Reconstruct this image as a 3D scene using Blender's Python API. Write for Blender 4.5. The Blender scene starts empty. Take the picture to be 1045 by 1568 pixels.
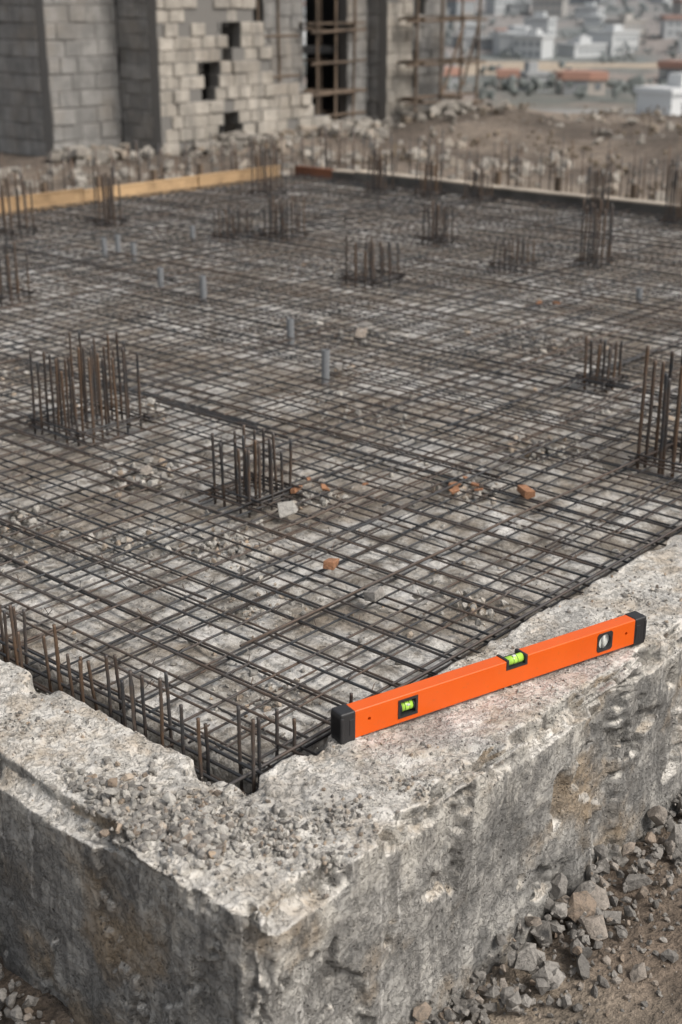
import bpy, bmesh, math, random
import numpy as np
from mathutils import Vector
rng=np.random.default_rng(7); random.seed(7)
sc=bpy.context.scene
# ---------------------------------------------------------------- noise
def _h(ix,iy,iz,seed):
    n=(ix.astype(np.int64)*374761393+iy.astype(np.int64)*668265263+iz.astype(np.int64)*2147483647+seed*1274126177)&0xffffffff
    n=((n^(n>>13))*1274126177)&0xffffffff
    n=((n^(n>>16))*2246822519)&0xffffffff
    return ((n^(n>>15))&0xffffff)/float(0xffffff)
def vn(p,seed=0):
    f=np.floor(p); t=p-f; t=t*t*(3-2*t); f=f.astype(np.int64)
    r=0
    for a in (0,1):
        for b in (0,1):
            for c in (0,1):
                w=(t[:,0] if a else 1-t[:,0])*(t[:,1] if b else 1-t[:,1])*(t[:,2] if c else 1-t[:,2])
                r=r+w*_h(f[:,0]+a,f[:,1]+b,f[:,2]+c,seed)
    return r*2-1
def fbm(p,scale=1.,oct=4,seed=0,rough=.5):
    r=0;a=1.;s=scale;tot=0
    for i in range(oct):
        r=r+a*vn(p*s+17.3*i,seed+i); tot+=a; a*=rough; s*=2.03
    return r/tot
def sm(a,b,x):
    t=np.clip((x-a)/(b-a),0,1); return t*t*(3-2*t)
# ---------------------------------------------------------------- mesh helpers
def empty(name,loc=(0,0,0)):
    e=bpy.data.objects.new(name,None); e.location=loc; sc.collection.objects.link(e); return e
def mk(name,V,F,mats,smooth=False,parent=None,midx=None,col=None,loc=None):
    V=np.asarray(V,dtype=np.float32); F=np.asarray(F,dtype=np.int32); k=F.shape[1]
    me=bpy.data.meshes.new(name)
    me.vertices.add(len(V)); me.vertices.foreach_set('co',V.ravel())
    me.loops.add(F.size); me.loops.foreach_set('vertex_index',F.ravel())
    me.polygons.add(len(F)); me.polygons.foreach_set('loop_start',np.arange(len(F),dtype=np.int32)*k)
    me.polygons.foreach_set('loop_total',np.full(len(F),k,dtype=np.int32))
    me.polygons.foreach_set('use_smooth',np.full(len(F),smooth,dtype=bool))
    if not isinstance(mats,(list,tuple)): mats=[mats]
    for m in mats: me.materials.append(m)
    if midx is not None: me.polygons.foreach_set('material_index',np.asarray(midx,dtype=np.int32))
    me.update(calc_edges=True); me.validate()
    if col is not None:
        a=me.color_attributes.new('Col','FLOAT_COLOR','POINT')
        c=np.ones((len(V),4),dtype=np.float32); c[:,:3]=col; a.data.foreach_set('color',c.ravel())
    o=bpy.data.objects.new(name,me); sc.collection.objects.link(o)
    if parent: o.parent=parent
    if loc is not None: o.location=loc
    return o
def grow(a,b,c,d0,k):
    out=[c]; s=c
    while s<b: s+=d0+k*abs(s-c); out.append(min(s,b))
    s=c; left=[]
    while s>a: s-=d0+k*abs(s-c); left.append(max(s,a))
    return np.array(left[::-1]+out)
def gridmesh(xs,ys):
    X,Y=np.meshgrid(xs,ys,indexing='ij'); n,m=X.shape
    V=np.stack([X.ravel(),Y.ravel(),np.zeros(X.size)],1)
    I=np.arange(n*m).reshape(n,m)
    F=np.stack([I[:-1,:-1],I[1:,:-1],I[1:,1:],I[:-1,1:]],-1).reshape(-1,4)
    return V,F
def tubes(P0,P1,r,k=2,sides=6,amp=0.,ribs=0.):
    P0=np.asarray(P0,float);P1=np.asarray(P1,float);n=len(P0)
    r=np.broadcast_to(np.asarray(r,float),(n,))
    d=P1-P0; L=np.linalg.norm(d,axis=1,keepdims=True); d=d/L
    ref=np.where(np.abs(d[:,2:3])>.9,np.array([[1.,0,0]]),np.array([[0,0,1.]]))
    u=np.cross(d,ref); u/=np.linalg.norm(u,axis=1,keepdims=True); v=np.cross(d,u)
    t=np.linspace(0,1,k)
    C=P0[:,None]+t[None,:,None]*(P1-P0)[:,None]
    if amp>0:
        for ax in (u,v):
            w=0
            for f in (.7,1.9,4.3):
                w=w+np.sin(2*np.pi*f*(t[None]*rng.uniform(.7,1.3,(n,1))+rng.uniform(0,1,(n,1))))*rng.uniform(.1,1,(n,1))/f**.5
            C=C+ax[:,None]*(w*amp)[...,None]
    a=np.arange(sides)/sides*2*np.pi
    rr=np.broadcast_to(r[:,None],(n,k)).copy()
    if ribs>0: rr[:,1::2]*=1+ribs
    ring=(u[:,None,None]*np.cos(a)[None,None,:,None]+v[:,None,None]*np.sin(a)[None,None,:,None])
    V=C[:,:,None]+ring*rr[:,:,None,None]
    I=np.arange(n*k*sides).reshape(n,k,sides)
    A=I[:,:-1];B=I[:,1:]
    F=np.stack([A,np.roll(A,-1,2),np.roll(B,-1,2),B],-1).reshape(-1,4)
    caps=[]
    for R in (I[:,0],I[:,-1]):
        for j in range(1,sides-1,2):
            caps.append(np.stack([R[:,0],R[:,j],R[:,j+1],R[:,min(j+2,sides-1)]],-1))
    F=np.concatenate([F]+caps)
    return V.reshape(-1,3),F
def join(parts):
    Vs=[];Fs=[];o=0
    for V,F in parts:
        Vs.append(V);Fs.append(F+o);o+=len(V)
    return np.concatenate(Vs),np.concatenate(Fs)
def hull(npts,seed,boxy=False,flat=1.):
    R=np.random.default_rng(seed); bm=bmesh.new()
    if boxy:
        for a in (-1,1):
            for b in (-1,1):
                for c in (-1,1): bm.verts.new((a+R.normal()*.14,b*.7+R.normal()*.12,c*.55+R.normal()*.1))
        for i in range(4): bm.verts.new(R.normal(size=3)*.55)
    else:
        for i in range(npts):
            p=R.normal(size=3); p/=np.linalg.norm(p); p*=R.uniform(.75,1.1); bm.verts.new((p[0]*R.uniform(.9,1.1),p[1]*.85,p[2]*.68*flat))
    r=bmesh.ops.convex_hull(bm,input=bm.verts)
    bmesh.ops.delete(bm,geom=[g for g in r['geom_interior'] if isinstance(g,bmesh.types.BMVert)],context='VERTS')
    bmesh.ops.triangulate(bm,faces=bm.faces); bm.verts.ensure_lookup_table()
    bm.verts.index_update()
    V=np.array([v.co[:] for v in bm.verts]);F=np.array([[v.index for v in f.verts] for f in bm.faces]); bm.free()
    return V,F
ST=[hull(14+i%14,100+i) for i in range(22)]
SB=[hull(8,300+i,True) for i in range(8)]
def stones(pos,size,lib=ST,squash=1.):
    parts=[]
    pos=np.asarray(pos);n=len(pos);size=np.broadcast_to(size,(n,))
    for i in range(n):
        V,F=lib[rng.integers(len(lib))]
        q=rng.normal(size=4);q/=np.linalg.norm(q)
        if lib is SB: q=np.array([1,rng.normal()*.12,rng.normal()*.12,0]); th=rng.uniform(0,3.14);
        w,x,y,z=q/np.linalg.norm(q)
        R=np.array([[1-2*(y*y+z*z),2*(x*y-z*w),2*(x*z+y*w)],[2*(x*y+z*w),1-2*(x*x+z*z),2*(y*z-x*w)],[2*(x*z-y*w),2*(y*z+x*w),1-2*(x*x+y*y)]])
        if lib is SB:
            c,s=math.cos(th),math.sin(th); R=R@np.array([[c,-s,0],[s,c,0],[0,0,1]])
        s3=size[i]*rng.uniform(.7,1.25,3)
        W=(V*s3)@R.T; W[:,2]*=squash
        parts.append((W+pos[i],F))
    return join(parts)
def boxes(C,S,rotz=None):
    C=np.asarray(C,float);S=np.asarray(S,float);n=len(C)
    c=np.array([[-1,-1,-1],[1,-1,-1],[1,1,-1],[-1,1,-1],[-1,-1,1],[1,-1,1],[1,1,1],[-1,1,1]])*.5
    V=c[None]*S[:,None]
    if rotz is not None:
        a=np.broadcast_to(rotz,(n,));ca=np.cos(a)[:,None];sa=np.sin(a)[:,None]
        x=V[...,0]*ca-V[...,1]*sa;y=V[...,0]*sa+V[...,1]*ca;V=np.stack([x,y,V[...,2]],-1)
    V=V+C[:,None]
    f=np.array([[0,3,2,1],[4,5,6,7],[0,1,5,4],[1,2,6,5],[2,3,7,6],[3,0,4,7]])
    F=(f[None]+8*np.arange(n)[:,None,None]).reshape(-1,4)
    return V.reshape(-1,3),F
# ---------------------------------------------------------------- materials
class M:
    def __init__(s,name,rough=.85,metal=0.):
        s.m=bpy.data.materials.new(name); s.m.use_nodes=True; s.t=s.m.node_tree; s.n=s.t.nodes
        s.b=s.n['Principled BSDF']; s.b.inputs['Roughness'].default_value=rough; s.b.inputs['Metallic'].default_value=metal
        s.tc=s.n.new('ShaderNodeTexCoord').outputs['Object']
    def l(s,a,b): s.t.links.new(a,b)
    def mapn(s,scale=(1,1,1)):
        n=s.n.new('ShaderNodeMapping'); n.inputs['Scale'].default_value=scale; s.l(s.tc,n.inputs['Vector']); return n.outputs[0]
    def noise(s,scale,detail=5,rough=.6,vec=None,dist=0):
        n=s.n.new('ShaderNodeTexNoise'); n.inputs['Scale'].default_value=scale;n.inputs['Detail'].default_value=min(detail,5)
        n.inputs['Roughness'].default_value=rough; n.inputs['Distortion'].default_value=dist; s.l(vec or s.tc,n.inputs['Vector']); return n.outputs['Fac']
    def vor(s,scale,feat='F1',vec=None):
        n=s.n.new('ShaderNodeTexVoronoi'); n.feature=feat; n.inputs['Scale'].default_value=scale; s.l(vec or s.tc,n.inputs['Vector']); return n.outputs['Distance']
    def ramp(s,fac,stops,interp='LINEAR'):
        n=s.n.new('ShaderNodeValToRGB'); e=n.color_ramp.elements; n.color_ramp.interpolation=interp
        while len(e)<len(stops): e.new(.5)
        for i,(p,c) in enumerate(stops):
            e[i].position=p; e[i].color=(c,c,c,1) if isinstance(c,(int,float)) else (*c,1)
        s.l(fac,n.inputs[0]); return n.outputs[0]
    def mix(s,fac,a,b,mode='MIX'):
        n=s.n.new('ShaderNodeMix'); n.data_type='RGBA'; n.blend_type=mode
        for v,i in ((fac,0),(a,6),(b,7)):
            if isinstance(v,(int,float)): n.inputs[i].default_value=v if i==0 else (v,v,v,1)
            elif isinstance(v,tuple): n.inputs[i].default_value=(*v,1)
            else: s.l(v,n.inputs[i])
        return n.outputs[2]
    def math(s,op,a,b=0.,clamp=False):
        n=s.n.new('ShaderNodeMath'); n.operation=op; n.use_clamp=clamp
        for v,i in ((a,0),(b,1)):
            if isinstance(v,(int,float)): n.inputs[i].default_value=v
            else: s.l(v,n.inputs[i])
        return n.outputs[0]
    def col(s,c):
        if isinstance(c,tuple): s.b.inputs['Base Color'].default_value=(*c,1)
        else: s.l(c,s.b.inputs['Base Color'])
        return s
    def bump(s,h,dist,strength=1.):
        n=s.n.new('ShaderNodeBump'); n.inputs['Distance'].default_value=dist; n.inputs['Strength'].default_value=strength
        s.l(h,n.inputs['Height']); s.l(n.outputs[0],s.b.inputs['Normal'])
    def bumps(s,lst,strength=1.):
        t=None
        for h,d in lst:
            x=s.math('MULTIPLY',h,d); t=x if t is None else s.math('ADD',t,x)
        s.bump(t,1.,strength)
    def isl(s):
        return s.n.new('ShaderNodeNewGeometry').outputs['Random Per Island']
    def point(s):
        return s.n.new('ShaderNodeNewGeometry').outputs['Pointiness']
    def nrm(s):
        n=s.n.new('ShaderNodeSeparateXYZ'); g=s.n.new('ShaderNodeNewGeometry'); s.l(g.outputs['Normal'],n.inputs[0]); return n.outputs
    def attr(s,name='Col'):
        n=s.n.new('ShaderNodeAttribute'); n.attribute_name=name; return n.outputs['Color']
    def pos(s):
        n=s.n.new('ShaderNodeSeparateXYZ'); s.l(s.tc,n.inputs[0]); return n.outputs
    def dist(s):
        n=s.n.new('ShaderNodeVectorMath'); n.operation='LENGTH'; s.l(s.tc,n.inputs[0]); return n.outputs['Value']
HAZE=(.225,.25,.268)  # aerial haze tint, painted into base colours of distant things
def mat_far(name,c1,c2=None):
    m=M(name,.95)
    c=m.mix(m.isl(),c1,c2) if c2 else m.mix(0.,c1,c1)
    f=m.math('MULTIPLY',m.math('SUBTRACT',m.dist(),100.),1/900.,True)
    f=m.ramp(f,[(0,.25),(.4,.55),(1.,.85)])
    m.col(m.mix(f,c,HAZE)); return m.m  # haze blended into the base colour, stronger with distance
def mat_concrete():
    m=M('weathered_concrete',.9)
    n1=m.noise(2.3,8,.6); n2=m.noise(14,8,.65); n3=m.noise(70,6,.7); z=m.pos()[2]; n5=m.noise(5,6,.7,dist=.4); nr=m.noise(30,5,.75,dist=.7)
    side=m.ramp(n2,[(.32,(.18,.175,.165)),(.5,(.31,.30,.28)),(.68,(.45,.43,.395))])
    band=m.math('ADD',z,m.math('MULTIPLY',m.math('SUBTRACT',n5,.5),1.1))
    side=m.mix(m.ramp(m.math('ADD',band,.5),[(.30,0.),(.42,.6)]),side,(.54,.51,.455))
    st=m.noise(1,7,.65,vec=m.mapn((9,9,1.7)),dist=1.2)
    side=m.mix(m.ramp(st,[(.50,0.),(.60,.75)]),side,(.135,.13,.122))
    st2=m.noise(1,5,.6,vec=m.mapn((26,26,1.6)),dist=.8)
    side=m.mix(m.ramp(st2,[(.63,0.),(.69,.7)]),side,(.58,.56,.53))
    side=m.mix(m.ramp(n1,[(.52,0.),(.62,.7)]),side,(.30,.22,.135))
    side=m.mix(m.ramp(m.noise(3.3,7,.7),[(.51,0.),(.59,.7)]),side,(.12,.118,.113))
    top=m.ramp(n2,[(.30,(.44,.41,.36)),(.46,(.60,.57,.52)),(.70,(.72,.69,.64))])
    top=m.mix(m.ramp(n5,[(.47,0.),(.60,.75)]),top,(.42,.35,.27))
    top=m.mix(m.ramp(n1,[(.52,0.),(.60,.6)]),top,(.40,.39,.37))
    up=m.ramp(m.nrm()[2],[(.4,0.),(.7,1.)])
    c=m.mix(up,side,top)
    msk=m.noise(9,4,.6)
    pm=m.math('MULTIPLY',m.ramp(m.vor(60),[(.1,1.),(.24,0.)]),m.ramp(msk,[(.50,0.),(.58,1.)]))
    pm2=m.math('MULTIPLY',m.ramp(m.vor(24),[(.05,1.),(.16,0.)]),m.ramp(msk,[(.38,1.),(.47,0.)]))
    pa=m.math('MAXIMUM',pm,pm2)
    c=m.mix(m.math('MULTIPLY',pa,.7),c,(.09,.085,.08))
    sp=m.ramp(msk,[(.42,.25),(.6,1.)])
    c=m.mix(m.math('MULTIPLY',m.ramp(n3,[(.34,.5),(.46,0.)]),sp),c,(.16,.15,.13))
    c=m.mix(m.math('MULTIPLY',m.ramp(n3,[(.60,0.),(.7,.4)]),sp),c,(.72,.69,.64))
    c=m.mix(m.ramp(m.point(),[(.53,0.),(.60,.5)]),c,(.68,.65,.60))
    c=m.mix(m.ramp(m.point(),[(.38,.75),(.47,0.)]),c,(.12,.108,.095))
    m.col(c)
    m.bumps([(m.math('MULTIPLY',n3,sp),.009),(pa,-.012),(n2,.018),(m.ramp(nr,[(.44,0.),(.5,1.)]),.0045)])
    return m.m
def mat_slab():
    m=M('screed_concrete',.92)
    n1=m.noise(1.1,8,.65,dist=.3); n2=m.noise(5,8,.7); n3=m.noise(45,6,.7)
    c=m.ramp(n2,[(.36,(.17,.15,.125)),(.45,(.34,.315,.28)),(.53,(.54,.52,.485)),(.68,(.70,.68,.65))])
    c=m.mix(m.ramp(n1,[(.46,.0),(.56,.72)]),c,(.235,.195,.15))
    c=m.mix(m.ramp(n3,[(.38,.6),(.5,0.)]),c,(.10,.088,.07))
    c=m.mix(m.ramp(n3,[(.6,0.),(.7,.5)]),c,(.60,.58,.54))
    m.col(c); m.bumps([(n3,.012),(n2,.03)]); return m.m
def mat_rebar(name='rebar_steel',rust=.5):
    m=M(name,.5,.25)
    n=m.noise(7,5,.7); r=m.isl()
    c=m.mix(r,(.030,.033,.037),(.088,.088,.090))
    rf=m.math('ADD',m.ramp(n,[(.56-.25*rust,0.),(.72,1.)]),m.ramp(r,[(.7-.4*rust,0.),(1.,.8)]),True)
    rf=m.math('MULTIPLY',rf,min(1,rust*1.5),True)
    c=m.mix(rf,c,m.mix(m.noise(60,4,.6),(.075,.048,.032),(.18,.11,.065)))
    m.col(c); return m.m
def mat_stone(name,a,b,c3=None,bd=.01):
    m=M(name,.92); r=m.isl(); n=m.noise(60,6,.7)
    c=m.ramp(r,[(0.,a),(.7,b)]+([(1.,c3)] if c3 else []))
    c=m.mix(m.ramp(n,[(.35,.6),(.55,0.)]),c,tuple(x*.5 for x in a))
    m.col(c); m.bump(n,bd*1.2,.9); return m.m
def mat_soil():
    m=M('soil',.95); a=m.attr()
    n=m.noise(5,8,.65); n3=m.noise(40,6,.7)
    c=m.mix(1.,a,m.ramp(n,[(.3,.55),(.7,1.35)]),'MULTIPLY')
    c=m.mix(1.,c,m.ramp(n3,[(.3,.6),(.65,1.25)]),'MULTIPLY')
    c=m.mix(1.,c,m.ramp(m.noise(.25,8,.7),[(.3,.7),(.65,1.2)]),'MULTIPLY')
    m.col(c); m.bumps([(n3,.025),(n,.06)]); return m.m
def mat_block(name,a,b):
    m=M(name,.93); c=m.mix(m.isl(),a,b); n=m.noise(3,6,.65)
    c=m.mix(m.ramp(n,[(.4,.55),(.6,0.)]),c,tuple(x*.55 for x in a))
    c=m.mix(m.ramp(m.noise(.8,5,.6),[(.48,0.),(.66,.6)]),c,(.26,.225,.185))
    st=m.noise(1,5,.65,vec=m.mapn((2.5,2.5,.35)),dist=.5)
    c=m.mix(m.ramp(st,[(.5,0.),(.66,.5)]),c,(.13,.127,.12))
    m.col(c); m.bump(m.noise(25,5,.7),.02,.8); return m.m
def mat_plain(name,c,rough=.8,metal=0,noise=30,var=.35,bump=.003):
    m=M(name,rough,metal); n=m.noise(noise,5,.65)
    m.col(m.mix(m.ramp(n,[(.35,var),(.6,0.)]),c,tuple(x*.55 for x in c)))
    if bump: m.bump(m.noise(noise*3,4,.6),bump,.5)
    return m.m
def mat_wood(name,c,d):
    m=M(name,.8); g=m.noise(1,6,.6,vec=m.mapn((3,3,60)))
    cc=m.mix(g,c,d); cc=m.mix(m.ramp(m.noise(2.2,6,.7),[(.45,0.),(.62,.75)]),cc,tuple(x*.4 for x in d)); m.col(m.mix(m.ramp(m.isl(),[(0,0.),(1,.5)]),cc,tuple(x*.5 for x in d))); m.bump(g,.004,.5); return m.m

CON=mat_concrete(); SLAB=mat_slab(); RB=mat_rebar('rebar_mesh_steel',.42); RBV=mat_rebar('rebar_column_steel',.62)
SG=mat_stone('grey_gravel',(.16,.15,.137),(.34,.318,.29),(.28,.215,.16)); SP=mat_stone('pale_rubble',(.28,.265,.24),(.56,.53,.48),(.42,.32,.23))
SR=mat_stone('brick_rubble',(.26,.12,.065),(.38,.19,.10)); SOIL=mat_soil()
BLA=mat_block('grey_block',(.235,.23,.22),(.32,.31,.295)); BLB=mat_block('tan_block',(.36,.33,.285),(.48,.44,.385)); MOR=mat_plain('mortar',(.18,.172,.16),.95,bump=0)
DARK=mat_plain('shaded_interior',(.05,.05,.05),.95,bump=0)  # near-black colour stands in for the shade inside the openings
W1=mat_wood('formwork_wood',(.62,.43,.24),(.42,.27,.14)); W2=mat_wood('old_timber',(.19,.135,.095),(.115,.085,.06)); W3=mat_wood('curb_timber',(.15,.14,.13),(.10,.095,.085))
PIPE=mat_plain('conduit_grey',(.20,.21,.22),.6,0,40,.4,.002)

# ---------------------------------------------------------------- concrete wall (L shape)
YO,XO=-.46,-.40
XE,YE=10.3,9.5
def wall_disp(p):
    x,y,z=p[:,0],p[:,1],p[:,2]
    out=p.copy()
    n=fbm(p,3.,4,11); 
    nx=fbm(p,9,5,21,.6);ny=fbm(p,9,5,31,.6);nz=fbm(p,10,5,41,.6)
    hx=fbm(p,40,3,51);hy=fbm(p,40,3,61);hz=fbm(p,45,3,71)
    topw=np.clip(1+z/.1,0,1)
    lv=1-.6*np.exp(-((x-.9)**2/.5+(y+.24)**2/.02))
    lv=lv*(1-.45*sm(.6,1.6,x))
    out[:,0]+=nx*.010+hx*.003; out[:,1]+=ny*.011+hy*.003
    crust=sm(.02,.05,fbm(p,8,5,77,.62))*.008
    out[:,2]+=(nz*.009*lv+hz*.0035*lv-.008+n*.010*lv+crust*lv)*topw
    spn=fbm(p*np.array([1,1,.7]),3.6,5,81,.6)
    sp=sm(.03,.09,spn)*.030*sm(0,-.03,z)
    rg=sm(.0,.1,spn)
    fa=(np.abs(y-YO)<.002); fb=(np.abs(x-XO)<.002)
    out[:,1]+=np.where(fa,sp+rg*(hx*.012+nx*.012),0); out[:,0]+=np.where(fb,sp*.6+rg*hy*.006,0)
    out[:,1]-=np.where(fa,sm(-.35,-.75,z)*.03,0)
    q=p*np.array([1,1,.0])
    ca=sm(-.02,.22,fbm(q,5,5,91,.65))*.95+.45*sm(.0,.3,fbm(q,20,3,95)); 
    ea=np.hypot(y-YO,z); a=ca*.060*np.exp(-(ea/.05)**4*.8)*np.exp(-ea/.09)
    eb=np.hypot(x-XO,z); b=ca*.055*np.exp(-(eb/.05)**4*.8)*np.exp(-eb/.09)
    out[:,1]+=a*.8; out[:,0]+=b*.8; out[:,2]-=(np.maximum(a,b))*.9
    ev=np.hypot(x-XO,y-YO); cv=sm(-.1,.3,fbm(p,7,4,97,.6))*.035*np.exp(-(ev/.05)**2)
    out[:,0]+=cv;out[:,1]+=cv
    ei=np.hypot(y,z); ci=sm(0,.4,fbm(q,7,3,99,.5))*.04*np.exp(-(ei/.035)**2)*(x>-.02)*(1-.6*sm(.8,1.8,x))
    ej=np.hypot(x,z); cj=sm(0,.4,fbm(q,7,4,98,.55))*.045*np.exp(-(ej/.035)**2)*(y>-.02)
    out[:,1]-=ci;out[:,0]-=cj;out[:,2]-=np.maximum(ci,cj)*.7
    return out
def build_wall():
    xs=np.concatenate([np.linspace(XO,0,62),grow(0,XE,0,.0068,.009)[1:]])
    ys=np.concatenate([np.linspace(YO,0,72),grow(0,YE,0,.0068,.013)[1:]])
    V,F=gridmesh(xs,ys)
    cx=V[F][:,:,0].mean(1);cy=V[F][:,:,1].mean(1)
    F=F[(cx<0)|(cy<0)]
    parts=[(V,F)]
    zs=np.linspace(-.8,0,116)
    def vert(ss,fn,flip):
        G,H=gridmesh(ss,zs); W=fn(G[:,0],G[:,1]); return W,(H[:,::-1] if flip else H)
    parts.append(vert(xs,lambda s,z:np.stack([s,np.full_like(s,YO),z],1),False))
    parts.append(vert(ys,lambda s,z:np.stack([np.full_like(s,XO),s,z],1),True))
    zi=np.linspace(-.35,0,20)
    xi=xs[xs>=0];yi=ys[ys>=0]
    G,H=gridmesh(xi,zi);parts.append((np.stack([G[:,0],np.zeros(len(G)),G[:,1]],1),H[:,::-1]))
    G,H=gridmesh(yi,zi);parts.append((np.stack([np.zeros(len(G)),G[:,0],G[:,1]],1),H))
    V,F=join(parts); 
    used=np.unique(F); mp=-np.ones(len(V),int); mp[used]=np.arange(len(used)); V=V[used];F=mp[F]
    key=np.round(V,5); _,idx,inv=np.unique(key,axis=0,return_index=True,return_inverse=True)
    inv=inv.ravel(); V=V[idx];F=inv[F]
    V=wall_disp(V)
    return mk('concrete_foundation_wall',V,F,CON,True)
build_wall()
def ledge_z(x,y):
    p=np.stack([x,y,np.zeros_like(x)],1); return wall_disp(p)[:,2]
# ---------------------------------------------------------------- slab substrate
def slab_z(x,y):
    p=np.stack([x,y,np.zeros_like(x)],1)
    z=-.077+fbm(p,1.1,5,5)*.022+fbm(p,7,4,6,.6)*.024+fbm(p,40,3,7)*.008
    tr=np.maximum(sm(.15,.09,x),sm(.09,.04,y)*.8)
    return z-tr*.2
xs=grow(0,XE,0,.010,.010);ys=grow(0,YE,0,.010,.011)
V,F=gridmesh(xs,ys);V[:,2]=slab_z(V[:,0],V[:,1]);mk('concrete_slab',V,F,SLAB,True)
# ---------------------------------------------------------------- rebar mesh
def barset(along,sp,z,r,lo,hi,a0,a1,jit=.010,seg=60):
    c=np.arange(lo,hi,sp); c=c+rng.normal(0,jit,len(c)); n=len(c)
    s0=a0+rng.uniform(-.01,.05,n); s1=a1-rng.uniform(0,.05,n)
    zz=z+rng.normal(0,.003,n); sk=rng.normal(0,.014,n)
    if along=='x': P0=np.stack([s0,c,zz],1);P1=np.stack([s1,c+sk,zz],1)
    else: P0=np.stack([c,s0,zz],1);P1=np.stack([c+sk,s1,zz],1)
    return tubes(P0,P1,r*rng.uniform(.8,1.1,n),k=seg,sides=6,amp=.0038)
parts=[barset('x',.110,-.036,.0045,.10,YE,.09,XE-.05),barset('y',.110,-.026,.0045,.12,XE,.0,YE-.05),
       barset('x',.20,-.062,.0043,.06,YE,.05,XE-.05,.035),barset('y',.16,-.053,.0043,.14,XE,.0,YE-.05,.03)]
P0=[];P1=[]
for y,z in ((.045,-.02),(.07,-.045),(.03,-.07)): P0.append((-.06,y,z));P1.append((XE,y,z))
for x,z in ((.10,-.022),(.075,-.045),(.045,-.075),(.03,-.12),(.09,-.11)): P0.append((x,-.06,z));P1.append((x,YE,z))
parts.append(tubes(P0,P1,.0055,k=80,amp=.003))
P0=[];P1=[]
for i in range(120):
    x=rng.uniform(.3,9);y=rng.uniform(.3,8.5);L=rng.uniform(.6,2.2);z=-.016+rng.uniform(-.004,.004)
    if rng.random()<.6: P0.append((x,y,z));P1.append((min(x+L,XE-.05),y+rng.normal()*.03,z))
    else: P0.append((x,y,z));P1.append((x+rng.normal()*.03,min(y+L,YE-.05),z))
P0+=[(1.0,1.02,-.015),(2.0,.33,-.015),(.6,.62,-.015)];P1+=[(4.6,1.06,-.014),(6.6,.36,-.012),(3.6,.60,-.015)]
parts.append(tubes(P0,P1,.005,k=14,amp=.003))
V,F=join(parts); mk('rebar_mesh',V,F,RB,True)
P0=[];P1=[]
for i in range(900):
    x=.12+.110*rng.integers(0,42)+rng.normal()*.01;y=.1+.110*rng.integers(0,42)+rng.normal()*.01
    a=rng.uniform(0,6.28);L=rng.uniform(.012,.03)
    P0.append((x,y,-.03));P1.append((x+L*math.cos(a),y+L*math.sin(a),-.015+rng.uniform(-.01,.015)))
V,F=tubes(P0,P1,.0014,k=2,sides=4);mk('tie_wire',V,F,RBV)
# ---------------------------------------------------------------- column starters
def rcol(x,y,ax,ay,nx,ny,h,r=.0068,base=-.05):
    e=empty('rebar_column',(x,y,0))
    P0=[];P1=[]
    for i in range(nx):
        for j in range(ny):
            if 1<i<nx-2 and 1<j<ny-2: continue
            px=(-.5+i/(nx-1))*ax+rng.normal()*.007;py=(-.5+j/(ny-1))*ay+rng.normal()*.007
            P0.append((px,py,-.1));P1.append((px+rng.normal()*.006,py+rng.normal()*.006,h+base+rng.normal()*.024*h/.3))
    kk=max(8,int(h/.012))
    mk('vertical_bars',*tubes(P0,P1,r,k=kk,amp=.0010,ribs=.14,sides=8),RBV,True,parent=e)
    P0=[];P1=[]
    for z in (base+.03,base+.045,base+.01,):
        z=z+rng.uniform(-.004,.004)
        ex=.012+rng.uniform(.02,.09)
        for s in (-1,1):
            P0.append((-ax/2-ex,s*(ay/2+.009),z));P1.append((ax/2+ex,s*(ay/2+.009),z))
            P0.append((s*(ax/2+.009),-ay/2-ex,z+.008));P1.append((s*(ax/2+.009),ay/2+ex,z+.008))
    mk('stirrups',*tubes(P0,P1,.0045,k=4,amp=.001),RB,True,parent=e)
cols=[(1.89,3.04,.42,.34,6,5,.38,.0062),(1.70,1.66,.23,.23,5,4,.27,.0058),(3.38,.47,.32,.28,5,4,.50,.0082),(4.35,1.49,.14,.14,3,3,.25,.0075),
(5.76,4.40,.32,.26,4,4,.30,.0075),(7.55,3.50,.20,.17,4,3,.46,.008),(7.50,5.10,.19,.17,4,3,.34,.0068),(6.94,3.89,.24,.22,4,3,.22,.0055),
(6.78,6.34,.28,.24,5,4,.34,.0068),(6.45,6.66,.26,.22,4,4,.26,.006),(3.46,5.98,.24,.22,4,3,.40,.0065),(6.19,8.16,.18,.16,4,3,.48,.0075),
(5.25,8.35,.24,.22,4,3,.48,.0075),(8.73,8.46,.24,.22,4,3,.54,.0075),(9.73,7.65,.2,.17,4,3,.42,.0075),(9.84,7.04,.2,.17,4,3,.38,.0075),(9.9,6.4,.22,.2,4,3,.32,.0075),
(10.0,4.95,.17,.15,4,3,.42,.0075),(9.95,4.02,.18,.18,4,3,.52,.008)]
for c in cols: rcol(*c)
P0=[];P1=[]
y=.02
while y<9.3:
    x=.055+rng.normal()*.02; h=rng.uniform(.09,.18)
    P0.append((x,y,-.25));P1.append((x+rng.normal()*.006,y+rng.normal()*.008,h))
    if rng.random()<.4:
        P0.append((x+.05+rng.normal()*.01,y+.02,-.25));P1.append((x+.05+rng.normal()*.008,y+.02,h-rng.uniform(0,.05)))
    y+=rng.uniform(.06,.105)
for (x,y,h) in ((.26,.05,.07),(.24,.10,.09),(.51,.05,.05),(.20,.16,.02)):
    P0.append((x,y,-.2));P1.append((x+.004,y,h))
mk('starter_bars',*tubes(P0,P1,.0050,k=36,amp=.001,ribs=.14,sides=8),RBV,True)
P0=[];P1=[]
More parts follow.
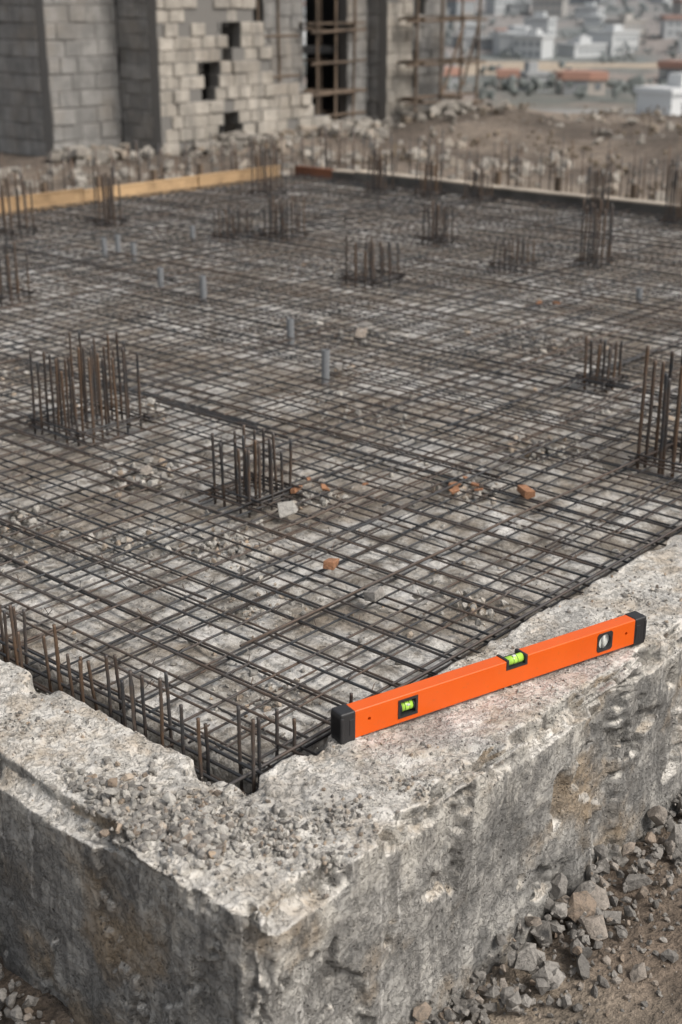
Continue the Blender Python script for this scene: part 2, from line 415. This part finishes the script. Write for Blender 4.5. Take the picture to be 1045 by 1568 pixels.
for base,n in (('y',70),('x',80)):
    for i in range(n):
        for o in (.25,.55):
            if rng.random()<.22: continue
            t=i/n
            h=rng.uniform(.25,.42) + (.0 if o<.4 else .08)+(.1 if base=='x' else 0)
            if base=='y': p=(t*10.6+rng.normal()*.03,YE+o+rng.normal()*.03)
            else: p=(XE+o+rng.normal()*.03,-.3+t*10.2+rng.normal()*.03)
            P0.append((*p,-.75));P1.append((p[0]+rng.normal()*.02,p[1]+rng.normal()*.02,h))
mk('perimeter_starter_bars',*tubes(P0,P1,.0078,k=5,amp=.003),RBV,True)
# ---------------------------------------------------------------- formwork
def boardrun(name,axis,fixed,a,b,h0,h1,th,mat,seg=1.9,post=True,capmat=None):
    e=empty(name); s=a;C=[];S=[];C2=[];S2=[]
    while s<b-.05:
        L=min(seg*rng.uniform(.8,1.1),b-s); off=rng.uniform(-.012,.012);dz=rng.uniform(-.025,.015)
        c=s+L/2; 
        sz=(L-.006,th,h1-h0);ce=(c,fixed+off,(h0+h1)/2+dz)
        cap=(c,fixed+off,h1+dz+.011); cs=(L-.004,th+.012,.018)
        if axis=='y': sz=(sz[1],sz[0],sz[2]);ce=(ce[1],ce[0],ce[2]);cap=(cap[1],cap[0],cap[2]);cs=(cs[1],cs[0],cs[2])
        C.append(ce);S.append(sz);C2.append(cap);S2.append(cs); s+=L
    mk('boards',*boxes(C,S),mat,parent=e)
    mk('top_batten',*boxes(C2,S2),capmat or mat,parent=e)
    if post:
        C=[];S=[];s=a+.3
        while s<b:
            o=fixed+th/2+.03
            C.append((s,o,-.25) if axis=='x' else (o,s,-.25));S.append((.05,.05,.9)); s+=rng.uniform(.7,.95)
        mk('stakes',*boxes(C,S),W2,parent=e)
boardrun('timber_formwork','x',YE+.03,-.3,XE-.3,-.72,.08,.045,W1)
boardrun('timber_formwork','y',XE+.08,-.46,YE-.6,-.72,.04,.16,W3,capmat=mat_wood('pale_timber',(.66,.57,.46),(.5,.43,.35)))
boardrun('timber_formwork','y',XE+.05,YE-.6,YE+.05,-.72,.05,.05,mat_wood('red_timber',(.33,.13,.06),(.22,.09,.05)),seg=.8,post=False)
# ---------------------------------------------------------------- conduits
def pipe(x,y,h,r=.024):
    a=np.arange(12)/12*2*np.pi; z0=-.1
    rings=[(r,z0),(r,h),(r*.8,h),(r*.8,h-.06),(r*.001,h-.061)]
    V=[(rr*math.cos(t),rr*math.sin(t),z) for rr,z in rings for t in a]
    F=[]
    for k in range(4):
        for j in range(12): F.append((k*12+j,k*12+(j+1)%12,(k+1)*12+(j+1)%12,(k+1)*12+j))
    o=mk('conduit_stub',V,F,PIPE,False,loc=(x,y,0)); o.rotation_euler=(rng.normal()*.03,rng.normal()*.03,0)
for p in [(4.53,5.49,.09),(4.39,4.86,.13),(3.90,3.52,.10),(3.35,2.72,.13),(6.10,6.84,.08),(5.08,6.84,.10),(5.26,6.88,.10),(6.50,2.48,.04),(5.2,6.6,.07)]: pipe(*p)
# ---------------------------------------------------------------- debris on slab
def scatter(cx,cy,rad,n,s0,s1,exp=1.8):
    a=rng.uniform(0,6.283,n);r=rad*np.abs(rng.normal(0,.5,n));x=cx+r*np.cos(a);y=cy+r*np.sin(a)
    s=s0+(s1-s0)*rng.random(n)**exp
    return x,y,s
parts=[]
for (cx,cy,rad,n,s0,s1) in [(1.56,2.21,.25,120,.006,.03),(1.26,1.36,.28,260,.005,.022),(3.13,1.09,.3,150,.006,.028),(1.46,.29,.24,120,.005,.022),(2.39,1.01,.2,110,.005,.026),
    (1.91,1.49,.18,80,.006,.028),(3.56,2.81,.14,30,.01,.035),(4.30,3.26,.3,60,.01,.04),(2.28,3.01,.16,40,.01,.032),(.9,.9,.4,180,.004,.016),(.45,.35,.3,180,.004,.016),
    (5,2.2,.6,90,.01,.03),(6,5,.8,90,.01,.03),(2.2,4.2,.5,80,.006,.028),(.9,2.2,.5,120,.005,.022),(7.5,2.5,.6,60,.01,.03),(.6,1.9,.4,120,.005,.02),(1.0,1.7,.3,120,.005,.022),(3.0,2.0,.7,110,.008,.024),(4.2,.9,.6,90,.008,.026),(1.5,4.0,.6,90,.008,.026)]:
    x,y,s=scatter(cx,cy,rad,n,s0,s1)
    k=(x>.12)&(y>.1);x,y,s=x[k],y[k],s[k]; parts.append(stones(np.stack([x,y,np.maximum(slab_z(x,y),-.06*(s>.018)-.2*(s<=.018))+s*.4],1),s))
x=rng.uniform(.15,XE-.2,4000);y=rng.uniform(.1,YE-.2,4000);s=.004+.018*rng.random(4000)**3
parts.append(stones(np.stack([x,y,slab_z(x,y)+s*.4],1),s))
mk('rubble',*join(parts),SP)
def chunk(name,x,y,z,s,mat,rz,lib=SB,i=0,sc3=(1,1,1)):
    V,F=lib[i%len(lib)];o=mk(name,V*s*np.array(sc3),F,mat,loc=(x,y,z));o.rotation_euler=(rng.normal()*.15,rng.normal()*.15,rz)
    b=o.modifiers.new('b','BEVEL');b.width=s*.06;b.segments=1
chunk('broken_brick',1.31,.85,-.008,.030,SR,.4,i=0)
chunk('broken_brick',2.48,.75,-.01,.036,SR,1.1,i=1,sc3=(1,1,.7))
chunk('broken_brick',1.93,1.44,-.012,.030,SR,2,ST,2);chunk('broken_brick',1.83,1.52,-.012,.024,SR,.2,i=3,sc3=(1.3,.8,.6))
for i,(x,y,s) in enumerate([(2.36,1.05,.022),(2.42,.98,.024),(2.30,1.0,.018),(2.47,1.07,.02),(2.38,.93,.014),(5.83,2.9,.03),(5.9,2.8,.02),(2.1,1.35,.016),(1.98,1.58,.014)]): chunk('broken_brick',x,y,-.02,s,SR,i*1.3,ST if i%2 else SB,i=i,sc3=(1.2,.9,.6))
chunk('concrete_lump',1.20,.54,-.004,.036,SG,.2,i=4,sc3=(1,1,.9));chunk('concrete_lump',1.63,1.39,-.016,.05,SP,.9,i=5,sc3=(1,1,.22))
chunk('concrete_lump',1.56,2.21,-.01,.038,SG,.3,ST,2);chunk('concrete_lump',1.66,2.30,-.01,.03,SP,.3,ST,5);chunk('concrete_lump',2.28,3.01,.005,.036,SP,.8,ST,3)
chunk('concrete_lump',3.48,2.73,.0,.034,SG,.8,ST,4);chunk('concrete_lump',4.3,3.26,-.025,.05,SG,.5,i=6,sc3=(1.5,1,.14));chunk('concrete_lump',4.5,3.4,-.025,.045,SG,1.2,i=7,sc3=(1.3,.8,.18))
# ---------------------------------------------------------------- gravel on ledge
def ledge_stones(pts,lib=ST):
    x,y,s=pts; k=(((y<-.01)&(y>YO+.01)&(x>XO+.01))|((x<-.01)&(x>XO+.01)&(y>YO+.01)));x,y,s=x[k],y[k],s[k]
    return stones(np.stack([x,y,ledge_z(x,y)+s*.35],1),s,lib)
L=[];L2=[]
for i,a in enumerate([(-.20,-.05,.17,700,.003,.016),(-.26,-.12,.12,220,.006,.024),(-.24,.20,.14,180,.004,.02),(-.12,-.22,.16,360,.003,.015),(-.3,.05,.1,200,.005,.02),(-.27,.33,.14,110,.004,.018),
          (.05,-.3,.15,200,.003,.012),(-.1,-.4,.12,100,.004,.013),(-.2,.02,.12,160,.006,.022),(.3,-.35,.2,140,.003,.010),(-.2,.7,.3,160,.003,.010),(1.0,-.12,.3,120,.003,.009),(1.8,-.2,.5,200,.003,.012)]):
    x,y,s=scatter(*a); k=rng.random(len(x))<.5
    L.append(ledge_stones((x[k],y[k],s[k])));L2.append(ledge_stones((x[~k],y[~k],s[~k])))
n=1200;x=np.concatenate([rng.uniform(XO,5,n),rng.uniform(XO,0,500)]);y=np.concatenate([rng.uniform(YO,0,n),rng.uniform(YO,2,500)]);s=.002+.006*rng.random(n+500)**3
L.append(ledge_stones((x,y,s)))
L.append(stones(np.array([[-.27,.22,.012],[-.30,.26,.012],[-.33,.21,.01],[2.45,-.2,.012]]),np.array([.026,.018,.016,.03]),squash=.6))
mk('gravel',*join(L),SP);mk('gravel',*join(L2),SG)
# ---------------------------------------------------------------- terrain
CX,CY=5.,5.
camv=np.array([.749,.6626]); latv=np.array([.6626,-.749]); cam0=np.array([-2.163,-2.277])
def terr(x,y):
    p=np.stack([x,y,np.zeros_like(x)],1); r=np.hypot(x-CX,y-CY)
    lat=(x-cam0[0])*latv[0]+(y-cam0[1])*latv[1]
    z=-.72+fbm(p,1.2,5,201)*.03+fbm(p,6,4,202)*.03*(r<30)
    far=sm(12,20,r)*sm(60,36,r)
    z+=far*(np.clip(fbm(p,.25,5,203,.6)+.2,0,1)*1.0)*sm(19,13,y)*sm(8,14,x)
    z+=sm(7.5,14,r)*fbm(p,.6,5,204,.6)*.22
    edge=33-9*sm(2,6,lat)+fbm(p,.05,2,209)*2.
    z-=sm(0,45,r-edge)*14
    z+=sm(200,330,r)*fbm(p,.012,4,205)*6
    z+=sm(430,1500,r)*105*(1+.5*fbm(p,.0025,4,206))
    return z
xs=grow(-1800,1800,0.,.04,.042);V,F=gridmesh(xs,xs);V[:,2]=terr(V[:,0],V[:,1])
p=V*np.array([1,1,0]);r=np.hypot(V[:,0]-CX,V[:,1]-CY)
def C(*c): return np.array(c)[None]
def lerp(a,b,t): return a+(b-a)*t[:,None]
col=np.repeat(C(.165,.128,.097),len(V),0)
col=lerp(col,C(.29,.24,.187),sm(-.05,.35,fbm(p,.9,4,301)))
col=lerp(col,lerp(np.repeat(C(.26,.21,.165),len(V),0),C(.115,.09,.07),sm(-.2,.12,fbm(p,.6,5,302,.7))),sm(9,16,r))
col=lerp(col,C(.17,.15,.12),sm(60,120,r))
road=sm(150,165,r+fbm(p,.01,2,303)*25)*sm(225,205,r+fbm(p,.01,2,303)*25)
col=lerp(col,C(.36,.36,.355),road)
veg=sm(-.1,.15,fbm(p,.03,5,304,.6))
col=lerp(col,lerp(np.repeat(C(.27,.21,.17),len(V),0),C(.12,.125,.105),veg),sm(225,240,r))
fld=sm(365,380,r+fbm(p,.01,2,305)*20)*sm(450,435,r+fbm(p,.01,2,305)*20)
col=lerp(col,C(.50,.38,.25),fld)
col=lerp(col,C(*HAZE),np.clip((r-200)/900,0,1)**.6*.8)  # distance haze painted into the terrain colours
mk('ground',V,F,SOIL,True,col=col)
parts=[]
def slope(y): return np.clip(.13+(y-YO)*.42,0,.13)
for n,sp_,s0,s1,e in ((1900,.17,.006,.022,2.),(330,.11,.02,.055,1.5),(300,.3,.012,.035,1.5)):
    x=rng.uniform(-.6,5.5,n);y=YO-.03-np.abs(rng.normal(0,sp_,n));s=s0+(s1-s0)*rng.random(n)**e;parts.append(stones(np.stack([x,y,terr(x,y)+s*.4+slope(y)*rng.random(n)],1),s))
n=900;x=XO-.04-np.abs(rng.normal(0,.2,n));y=rng.uniform(-.7,2.5,n);s=.008+.022*rng.random(n)**1.6;parts.append(stones(np.stack([x,y,terr(x,y)+s*.45+.06*rng.random(n)],1),s))
n=6000;x=rng.uniform(-1.5,5,n);y=rng.uniform(-2.2,YO,n);s=.0025+.010*rng.random(n)**3;parts.append(stones(np.stack([x,y,terr(x,y)+s*.35],1),s))
mk('gravel',*join(parts),SG)
parts=[]
n=600;x=rng.uniform(6,19,n);y=rng.uniform(10.4,17.6,n);s=.03+.09*rng.random(n)**2.5;parts.append(stones(np.stack([x,y,terr(x,y)+s*.3],1),s,SB))
for (cx,cy,rad,nn,a,b) in [(18.9,16.6,1.2,150,.05,.15),(13.6,17.6,1.0,120,.05,.15),(23.3,17.0,1.4,110,.05,.15),(16.2,16.8,1.2,100,.05,.14),(20.5,17.6,1.,110,.05,.15)]:
    x,y,s=scatter(cx,cy,rad,nn,a,b);parts.append(stones(np.stack([x,y,terr(x,y)+s*.4+rng.random(nn)*.12],1),s,SB))
SF=mat_stone('site_rubble',(.20,.18,.155),(.40,.37,.325),(.30,.24,.18))
n=2200;x=rng.uniform(11,34,n);y=rng.uniform(-8,17,n);s=.03+.15*rng.random(n)**4;parts.append(stones(np.stack([x,y,terr(x,y)+s*.2],1),s))
mk('rubble',*join(parts),SF)
# ---------------------------------------------------------------- block building
bld=empty('unfinished_block_building',(0,0,0))
def bwall(x0,y0,dirx,nrm,L,z0,z1,ch,bl,mask=None,mat=BLA,rough=.012,th=.25,name='block_wall'):
    C1=[];S1=[];C2=[];S2=[]
    rows=int(round((z1-z0)/ch))
    for r in range(rows):
        zc=z0+(r+.5)*ch; s=-(bl/2 if r%2 else 0)-rng.uniform(0,.1)
        while s<L:
            w=bl*rng.uniform(.75,1.2); a=max(s,0);b=min(s+w,L); s+=w
            if b-a<.06: continue
            c=(a+b)/2
            if mask and not mask(c,zc): continue
            j=rng.normal()*rough; hz=ch*rng.uniform(.92,.975)
            depth=th/2-j
            if dirx: C1.append((x0+c,y0+depth,zc+rng.normal()*.006));S1.append((b-a-.014,th,hz));C2.append((x0+c,y0+th/2+.012,zc));S2.append((b-a,th-.02,ch))
            else: C1.append((x0+depth,y0+c,zc+rng.normal()*.006));S1.append((th,b-a-.014,hz));C2.append((x0+th/2+.012,y0+c,zc));S2.append((th-.02,b-a,ch))
    V,F=boxes(C1,S1);o=mk(name,V,F,mat,parent=bld)
    b=o.modifiers.new('b','BEVEL');b.width=.012;b.segments=1
    V,F=boxes(C2,S2);mk('mortar',V,F,MOR,parent=bld)
Z0,Z1=-.75,5.6
bwall(13.25,18.39,True,-1,1.63,Z0,Z1,.295,.5,mat=BLA)
bwall(13.25,18.66,False,-1,5,Z0,Z1,.295,.5,mat=BLA)
bwall(14.88,17.52,False,-1,.87,Z0,Z1,.27,.42,mat=BLA)
def mB(c,z):
    if abs(c-1.22)<.2 and .12<z<.9: return False
    if 1.62<c<1.98 and .92<z<1.55: return False
    if 1.6<c<1.98 and -.55<z<-.1: return False
    if abs(c-1.22)<.2 and 2.6<z<3.5: return False
    if c>2.6:
        lim=1.7-(c-2.6)*2.2 if c<3.1 else (.45 if c<3.6 else (.1 if c<4.1 else (-.2 if c<4.7 else -.45)))
        return z<lim
    return True
bwall(14.88,17.25,True,-1,5.2,Z0,Z1,.235,.36,mB,BLB,.022)
bwall(17.2,18.4,True,-1,.4,Z0,Z1,.27,.4,mat=BLA)
bwall(19.0,18.6,True,-1,1.2,Z0,Z1,.27,.4,mat=BLA)
bwall(19.0,18.86,False,-1,1.6,Z0,Z1,.27,.4,mat=BLA)
bwall(21.65,18.6,True,-1,.72,Z0,Z1,.27,.4,mat=BLA)
bwall(17.3,20.4,True,-1,1.8,Z0,Z1,.27,.4,lambda c,z: not(.5<c<1.2 and (0<z<1 or 1.5<z<2.6)),mat=BLA)
bwall(22.4,18.32,False,-1,.5,Z0,Z1,.27,.4,mat=BLA)
bwall(22.4,18.05,True,-1,.95,Z0,Z1,.27,.42,mat=BLB)
bwall(23.36,18.3,True,-1,1.55,Z0,Z1,.27,.42,lambda c,z: not(.15<c<.6 and (.0<z<.9 or 1.4<z<2.4)),mat=BLA)
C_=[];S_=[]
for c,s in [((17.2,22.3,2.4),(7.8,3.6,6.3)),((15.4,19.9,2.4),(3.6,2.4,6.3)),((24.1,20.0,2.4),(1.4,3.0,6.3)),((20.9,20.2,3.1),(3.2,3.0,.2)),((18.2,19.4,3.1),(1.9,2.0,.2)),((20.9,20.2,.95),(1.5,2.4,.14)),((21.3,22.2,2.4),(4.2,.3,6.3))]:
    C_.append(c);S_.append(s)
mk('core',*boxes(C_,S_),DARK,parent=bld)  # solid fill, interior shade put into its dark colour
P0=[];P1=[]
for x in (20.3,20.9,21.5): 
    for y in (18.3,19.3): P0.append((x,y,-.8));P1.append((x+rng.normal()*.05,y,5.4))
for z in (-.42,.05,.7,1.35,2.6): 
    P0.append((20.1,18.28,z));P1.append((21.9,18.26,z+.03));P0.append((20.1,19.3,z+.05));P1.append((21.9,19.3,z))
for x in (22.7,23.6,24.4,25.0):
    P0.append((x,17.45,-.8));P1.append((x+rng.normal()*.06,17.45,5.2))
for z in (-.2,.62,1.55,2.6):
    P0.append((22.3,17.42,z));P1.append((25.3,17.42,z+rng.normal()*.04))
    for x in (22.8,24.3): P0.append((x,17.3,z+.04));P1.append((x,18.1,z+.04))
P0.append((23.6,17.4,-.1));P1.append((24.4,17.4,1.5));P0.append((24.4,17.39,.1));P1.append((25.0,17.39,1.6))
for x in (18.2,18.8):
    P0.append((x,18.0,-.7));P1.append((x,18.0,5))
for z in (.5,1.3,2.2): P0.append((17.7,17.98,z));P1.append((19.4,17.98,z))
mk('scaffold_poles',*tubes(P0,P1,.034,k=6,amp=.012),W2,True,parent=bld)
C_=[];S_=[]
for z in (.0,1.42): C_.append((21.,18.45,z+.1));S_.append((1.9,.28,.04))
for z in (.70,1.63,-.1): C_.append((23.9,17.65,z));S_.append((2.6,.3,.04))
mk('scaffold_planks',*boxes(C_,S_),W2,parent=bld)
# ---------------------------------------------------------------- distant town & trees
C_=[];S_=[];R=[];MI=[]
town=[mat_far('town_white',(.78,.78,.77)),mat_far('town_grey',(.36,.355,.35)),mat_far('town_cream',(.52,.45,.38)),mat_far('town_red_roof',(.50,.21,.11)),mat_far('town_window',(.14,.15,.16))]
def house(d,l,w,dp,h,mi,roof):
    p=cam0+camv*d+latv*l; z=terr(np.array([p[0]]),np.array([p[1]]))[0]; a=rng.uniform(0,3.14)
    C_.append((p[0],p[1],z+h/2-1));S_.append((w,dp,h+2));R.append(a);MI.append(mi)
    C_.append((p[0],p[1],z+h+.45));S_.append((w+.8,dp+.8,.8 if not roof else 1.6));R.append(a);MI.append(3 if roof else mi)
    if not roof: 
        C_.append((p[0],p[1],z+h+1.8));S_.append((w*.35,dp*.4,2.));R.append(a);MI.append(mi)
    ca,sa=math.cos(a),math.sin(a)
    for f in range(int(h//3)):
        for k in np.arange(-w/2+1.5,w/2-1,2.6):
            for sgn in (-1,1):
                ox,oy=k,sgn*(dp/2)
                C_.append((p[0]+ox*ca-oy*sa,p[1]+ox*sa+oy*ca,z+1.6+3*f));S_.append((1.2,.16,1.3));R.append(a);MI.append(4)
for i in range(230):
    d=470+rng.random()**1.2*900; l=rng.uniform(-.05,.34)*d
    house(d,l,rng.uniform(7,17),rng.uniform(7,12),rng.choice([3.2,6.4,6.4]),int(rng.choice([0,0,0,1,2])),rng.random()<.2)
for i in range(22):
    d=rng.uniform(270,350); house(d,rng.uniform(-.1,.32)*d,rng.uniform(4,7),rng.uniform(4,6),3.2,int(rng.choice([1,2,1])),rng.random()<.6)
house(215,53,12,8,3.4,0,False)
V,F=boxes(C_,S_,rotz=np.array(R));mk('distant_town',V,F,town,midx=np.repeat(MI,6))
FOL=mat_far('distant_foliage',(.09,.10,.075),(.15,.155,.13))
pos=[];sz=[]
for i in range(1500):
    d=235+rng.random()**.9*1200;l=rng.uniform(-.34,.36)*d;p=cam0+camv*d+latv*l
    if 365<d<450 and rng.random()<.95: continue
    z=terr(np.array([p[0]]),np.array([p[1]]))[0]; s=rng.uniform(1.2,3.0)
    for k in range(6): pos.append((p[0]+rng.normal()*s*.8,p[1]+rng.normal()*s*.8,z+s*.4+abs(rng.normal())*s*.4));sz.append(s*rng.uniform(.3,.65))
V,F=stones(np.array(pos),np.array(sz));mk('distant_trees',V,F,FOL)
pos=[];sz=[]
for i in range(300):
    x=rng.uniform(14,36);y=rng.uniform(-8,16)
    z=terr(np.array([x]),np.array([y]))[0];s=rng.uniform(.08,.25)
    for k in range(9): pos.append((x+rng.normal()*s,y+rng.normal()*s,z+abs(rng.normal())*s*.6));sz.append(s*rng.uniform(.12,.3))
m=M('dry_scrub_leaf',.95);m.col(m.mix(m.isl(),(.12,.095,.07),(.20,.16,.115)))
V,F=stones(np.array(pos),np.array(sz));mk('dry_scrub',V,F,m.m)
# ---------------------------------------------------------------- spirit level
lev=empty('spirit_level',(.328,-.073,.004)); lev.rotation_euler=(0,0,math.radians(-15.54))
m=M('orange_paint',.36); m.b.inputs['Specular IOR Level'].default_value=.4
sc_=m.ramp(m.noise(60,5,.7),[(.58,0.),(.74,.35)]); m.col(m.mix(sc_,m.mix(m.noise(7,4,.6),(.66,.088,.005),(.76,.118,.008)),(.32,.13,.06))); m.bump(m.noise(160,3,.6),.0006,.4); ORG=m.m
BLK=mat_plain('black_plastic',(.022,.022,.024),.5,0,50,.4,.001)
m=M('vial_liquid',.12);m.col((.42,.72,.09));VIAL=m.m
SLV=mat_plain('vial_backing',(.62,.63,.60),.5,.0,50,.2,0)
LL,TT,HH=1.202,.05,.095
def bx(name,c,s,mat,bev=.0,seg=2):
    V,F=boxes([(0,0,0)],[s]);o=mk(name,V,F,mat,parent=lev,loc=c)
    if bev>0:
        b=o.modifiers.new('b','BEVEL');b.width=bev;b.segments=seg
    return o
body=bx('body',(LL/2,TT/2,HH/2+.002),(LL-.09,TT,HH-.005),ORG,.004,3)
def cutter(c,s,cyl=False):
    if cyl:
        bm=bmesh.new();bmesh.ops.create_cone(bm,cap_ends=True,segments=40,radius1=s[0],radius2=s[0],depth=s[1]);me=bpy.data.meshes.new('c');bm.to_mesh(me);bm.free();o=bpy.data.objects.new('c',me);sc.collection.objects.link(o);o.rotation_euler=(math.pi/2,0,0)
    else:
        V,F=boxes([(0,0,0)],[s]);o=mk('c',V,F,BLK)
    o.parent=lev;o.location=c;return o
cuts=[cutter((.235,TT/2,.052),(.070,.2,.060)),cutter((.65,TT/2,HH-.012),(.086,.2,.036)),cutter((1.02,TT/2,.052),(.029,.2),True),
      cutter((.098,TT/2,.055),(.0055,.2),True),cutter((1.115,TT/2,.055),(.0055,.2),True)]
for o in cuts:
    md=body.modifiers.new('x','BOOLEAN');md.object=o;md.solver='EXACT'
bpy.context.view_layer.update()
dg=bpy.context.evaluated_depsgraph_get();me=bpy.data.meshes.new_from_object(body.evaluated_get(dg))
body.modifiers.clear();body.data=me
for o in cuts:bpy.data.objects.remove(o)
def frame(name,cx,cz,w,h,t,y,dep,mat):
    Cc=[(cx,y,cz+h/2+t/2),(cx,y,cz-h/2-t/2),(cx-w/2-t/2,y,cz),(cx+w/2+t/2,y,cz)]
    Ss=[(w+2*t,dep,t),(w+2*t,dep,t),(t,dep,h),(t,dep,h)]
    return mk(name,*boxes(Cc,Ss),mat,parent=lev)
frame('window_frame',.235,.052,.054,.044,.0085,TT/2,TT+.004,BLK)
bx('window_backing',(.235,TT/2+.004,.052),(.0535,.006,.0435),BLK)
def cyl(name,c,r,L,axis,mat,seg=24):
    bm=bmesh.new();bmesh.ops.create_cone(bm,cap_ends=True,segments=seg,radius1=r,radius2=r,depth=L)
    me=bpy.data.meshes.new(name);bm.to_mesh(me);bm.free();me.materials.append(mat)
    for q in me.polygons:q.use_smooth=len(q.vertices)==4
    o=bpy.data.objects.new(name,me);sc.collection.objects.link(o);o.parent=lev;o.location=c
    o.rotation_euler={'x':(0,math.pi/2,0),'y':(math.pi/2,0,0),'z':(0,0,0)}[axis];return o
cyl('plumb_vial',(.235,TT/2-.008,.050),.0165,.042,'x',VIAL)
bx('bubble',(.238,TT/2-.0225,.057),(.012,.006,.007),SLV,.0028)
for dx in (-.008,.008): cyl('vial_line',(.235+dx,TT/2-.008,.050),.0169,.0018,'x',BLK)
for dx in (-.023,.023): cyl('vial_collar',(.235+dx,TT/2-.008,.050),.0185,.005,'x',BLK)
for dx in (-.0375,.0375): bx('vial_holder',(.65+dx,TT/2,HH-.0135),(.0105,TT+.003,.032),BLK,.002)
bx('vial_bed',(.65,TT/2,HH-.0285),(.0855,TT+.002,.006),BLK)
bx('vial_cradle',(.65,TT/2+.003,HH-.0175),(.064,TT-.012,.018),BLK,.003)
cyl('level_vial',(.65,TT/2-.006,HH-.012),.0145,.064,'x',VIAL)
for dx in (-.008,.008): cyl('vial_line',(.65+dx,TT/2-.006,HH-.012),.0149,.0018,'x',BLK)
bx('bubble',(.65,TT/2-.008,HH+.0015),(.013,.010,.005),SLV,.002)
def ringplate(cx,cz,ro,ri,y,dep,mat,n=48):
    V=[];F=[]
    for i in range(n):
        a=2*math.pi*i/n;ca,sa=math.cos(a),math.sin(a)
        k=min(1/max(abs(ca),abs(sa)),1.28)
        for r_,yy in ((ro*k,y-dep/2),(ri,y-dep/2),(ri,y+dep/2),(ro*k,y+dep/2)): V.append((cx+r_*ca,yy,cz+r_*sa))
    for i in range(n):
        j=(i+1)%n
        for k in range(4): F.append((i*4+k,j*4+k,j*4+(k+1)%4,i*4+(k+1)%4))
    mk('window_bezel',V,F,mat,parent=lev)
ringplate(1.02,.052,.033,.0265,.004,.012,BLK)
cyl('vial_disc',(1.02,.012,.052),.0285,.006,'y',SLV,40)
cyl('plumb_vial',(1.02,.008,.052),.006,.050,'z',SLV)
for x0,sg in ((0.,1),(LL,-1)):
    bx('end_cap',(x0+sg*.024,TT/2,HH/2),(.052,TT+.006,HH+.004),BLK,.006,3)
    bx('end_bumper',(x0+sg*.004,TT/2,HH/2),(.012,TT+.010,HH-.02),BLK,.004,2)
    bx('cap_grip',(x0+sg*.036,-.0025,HH/2),(.018,.004,HH*.55),BLK,.002,2)
# ---------------------------------------------------------------- light, world, camera
SV=Vector((.15,-.85,.95)).normalized()
sl=bpy.data.lights.new('sun','SUN');sl.energy=2.3;sl.angle=math.radians(20);sl.color=(1,.93,.84)
so=bpy.data.objects.new('sun',sl);so.rotation_euler=SV.to_track_quat('Z','Y').to_euler();sc.collection.objects.link(so)
w=bpy.data.worlds.new('World');sc.world=w;w.use_nodes=True;nt=w.node_tree
sky=nt.nodes.new('ShaderNodeTexSky');sky.sky_type='NISHITA';sky.sun_disc=False;sky.sun_elevation=math.asin(SV.z);sky.sun_rotation=math.atan2(SV.x,SV.y);sky.dust_density=4;sky.air_density=1.2
hs=nt.nodes.new('ShaderNodeHueSaturation');hs.inputs['Saturation'].default_value=.3
nt.links.new(sky.outputs[0],hs.inputs['Color']);nt.links.new(hs.outputs[0],nt.nodes['Background'].inputs['Color']);nt.nodes['Background'].inputs['Strength'].default_value=.15
cd=bpy.data.cameras.new('camera');cam=bpy.data.objects.new('camera',cd);sc.collection.objects.link(cam);sc.camera=cam
cam.location=(-2.163,-2.277,2.0);cam.rotation_euler=(math.radians(90-21.05),0,math.radians(41.5-90))
cd.sensor_fit='VERTICAL';cd.sensor_height=36;cd.lens=46.8;cd.clip_end=5000;cd.clip_start=.05
cd.dof.use_dof=True;cd.dof.focus_distance=4.2;cd.dof.aperture_fstop=2.5
sc.view_settings.view_transform='Standard';sc.view_settings.look='None';sc.view_settings.exposure=0
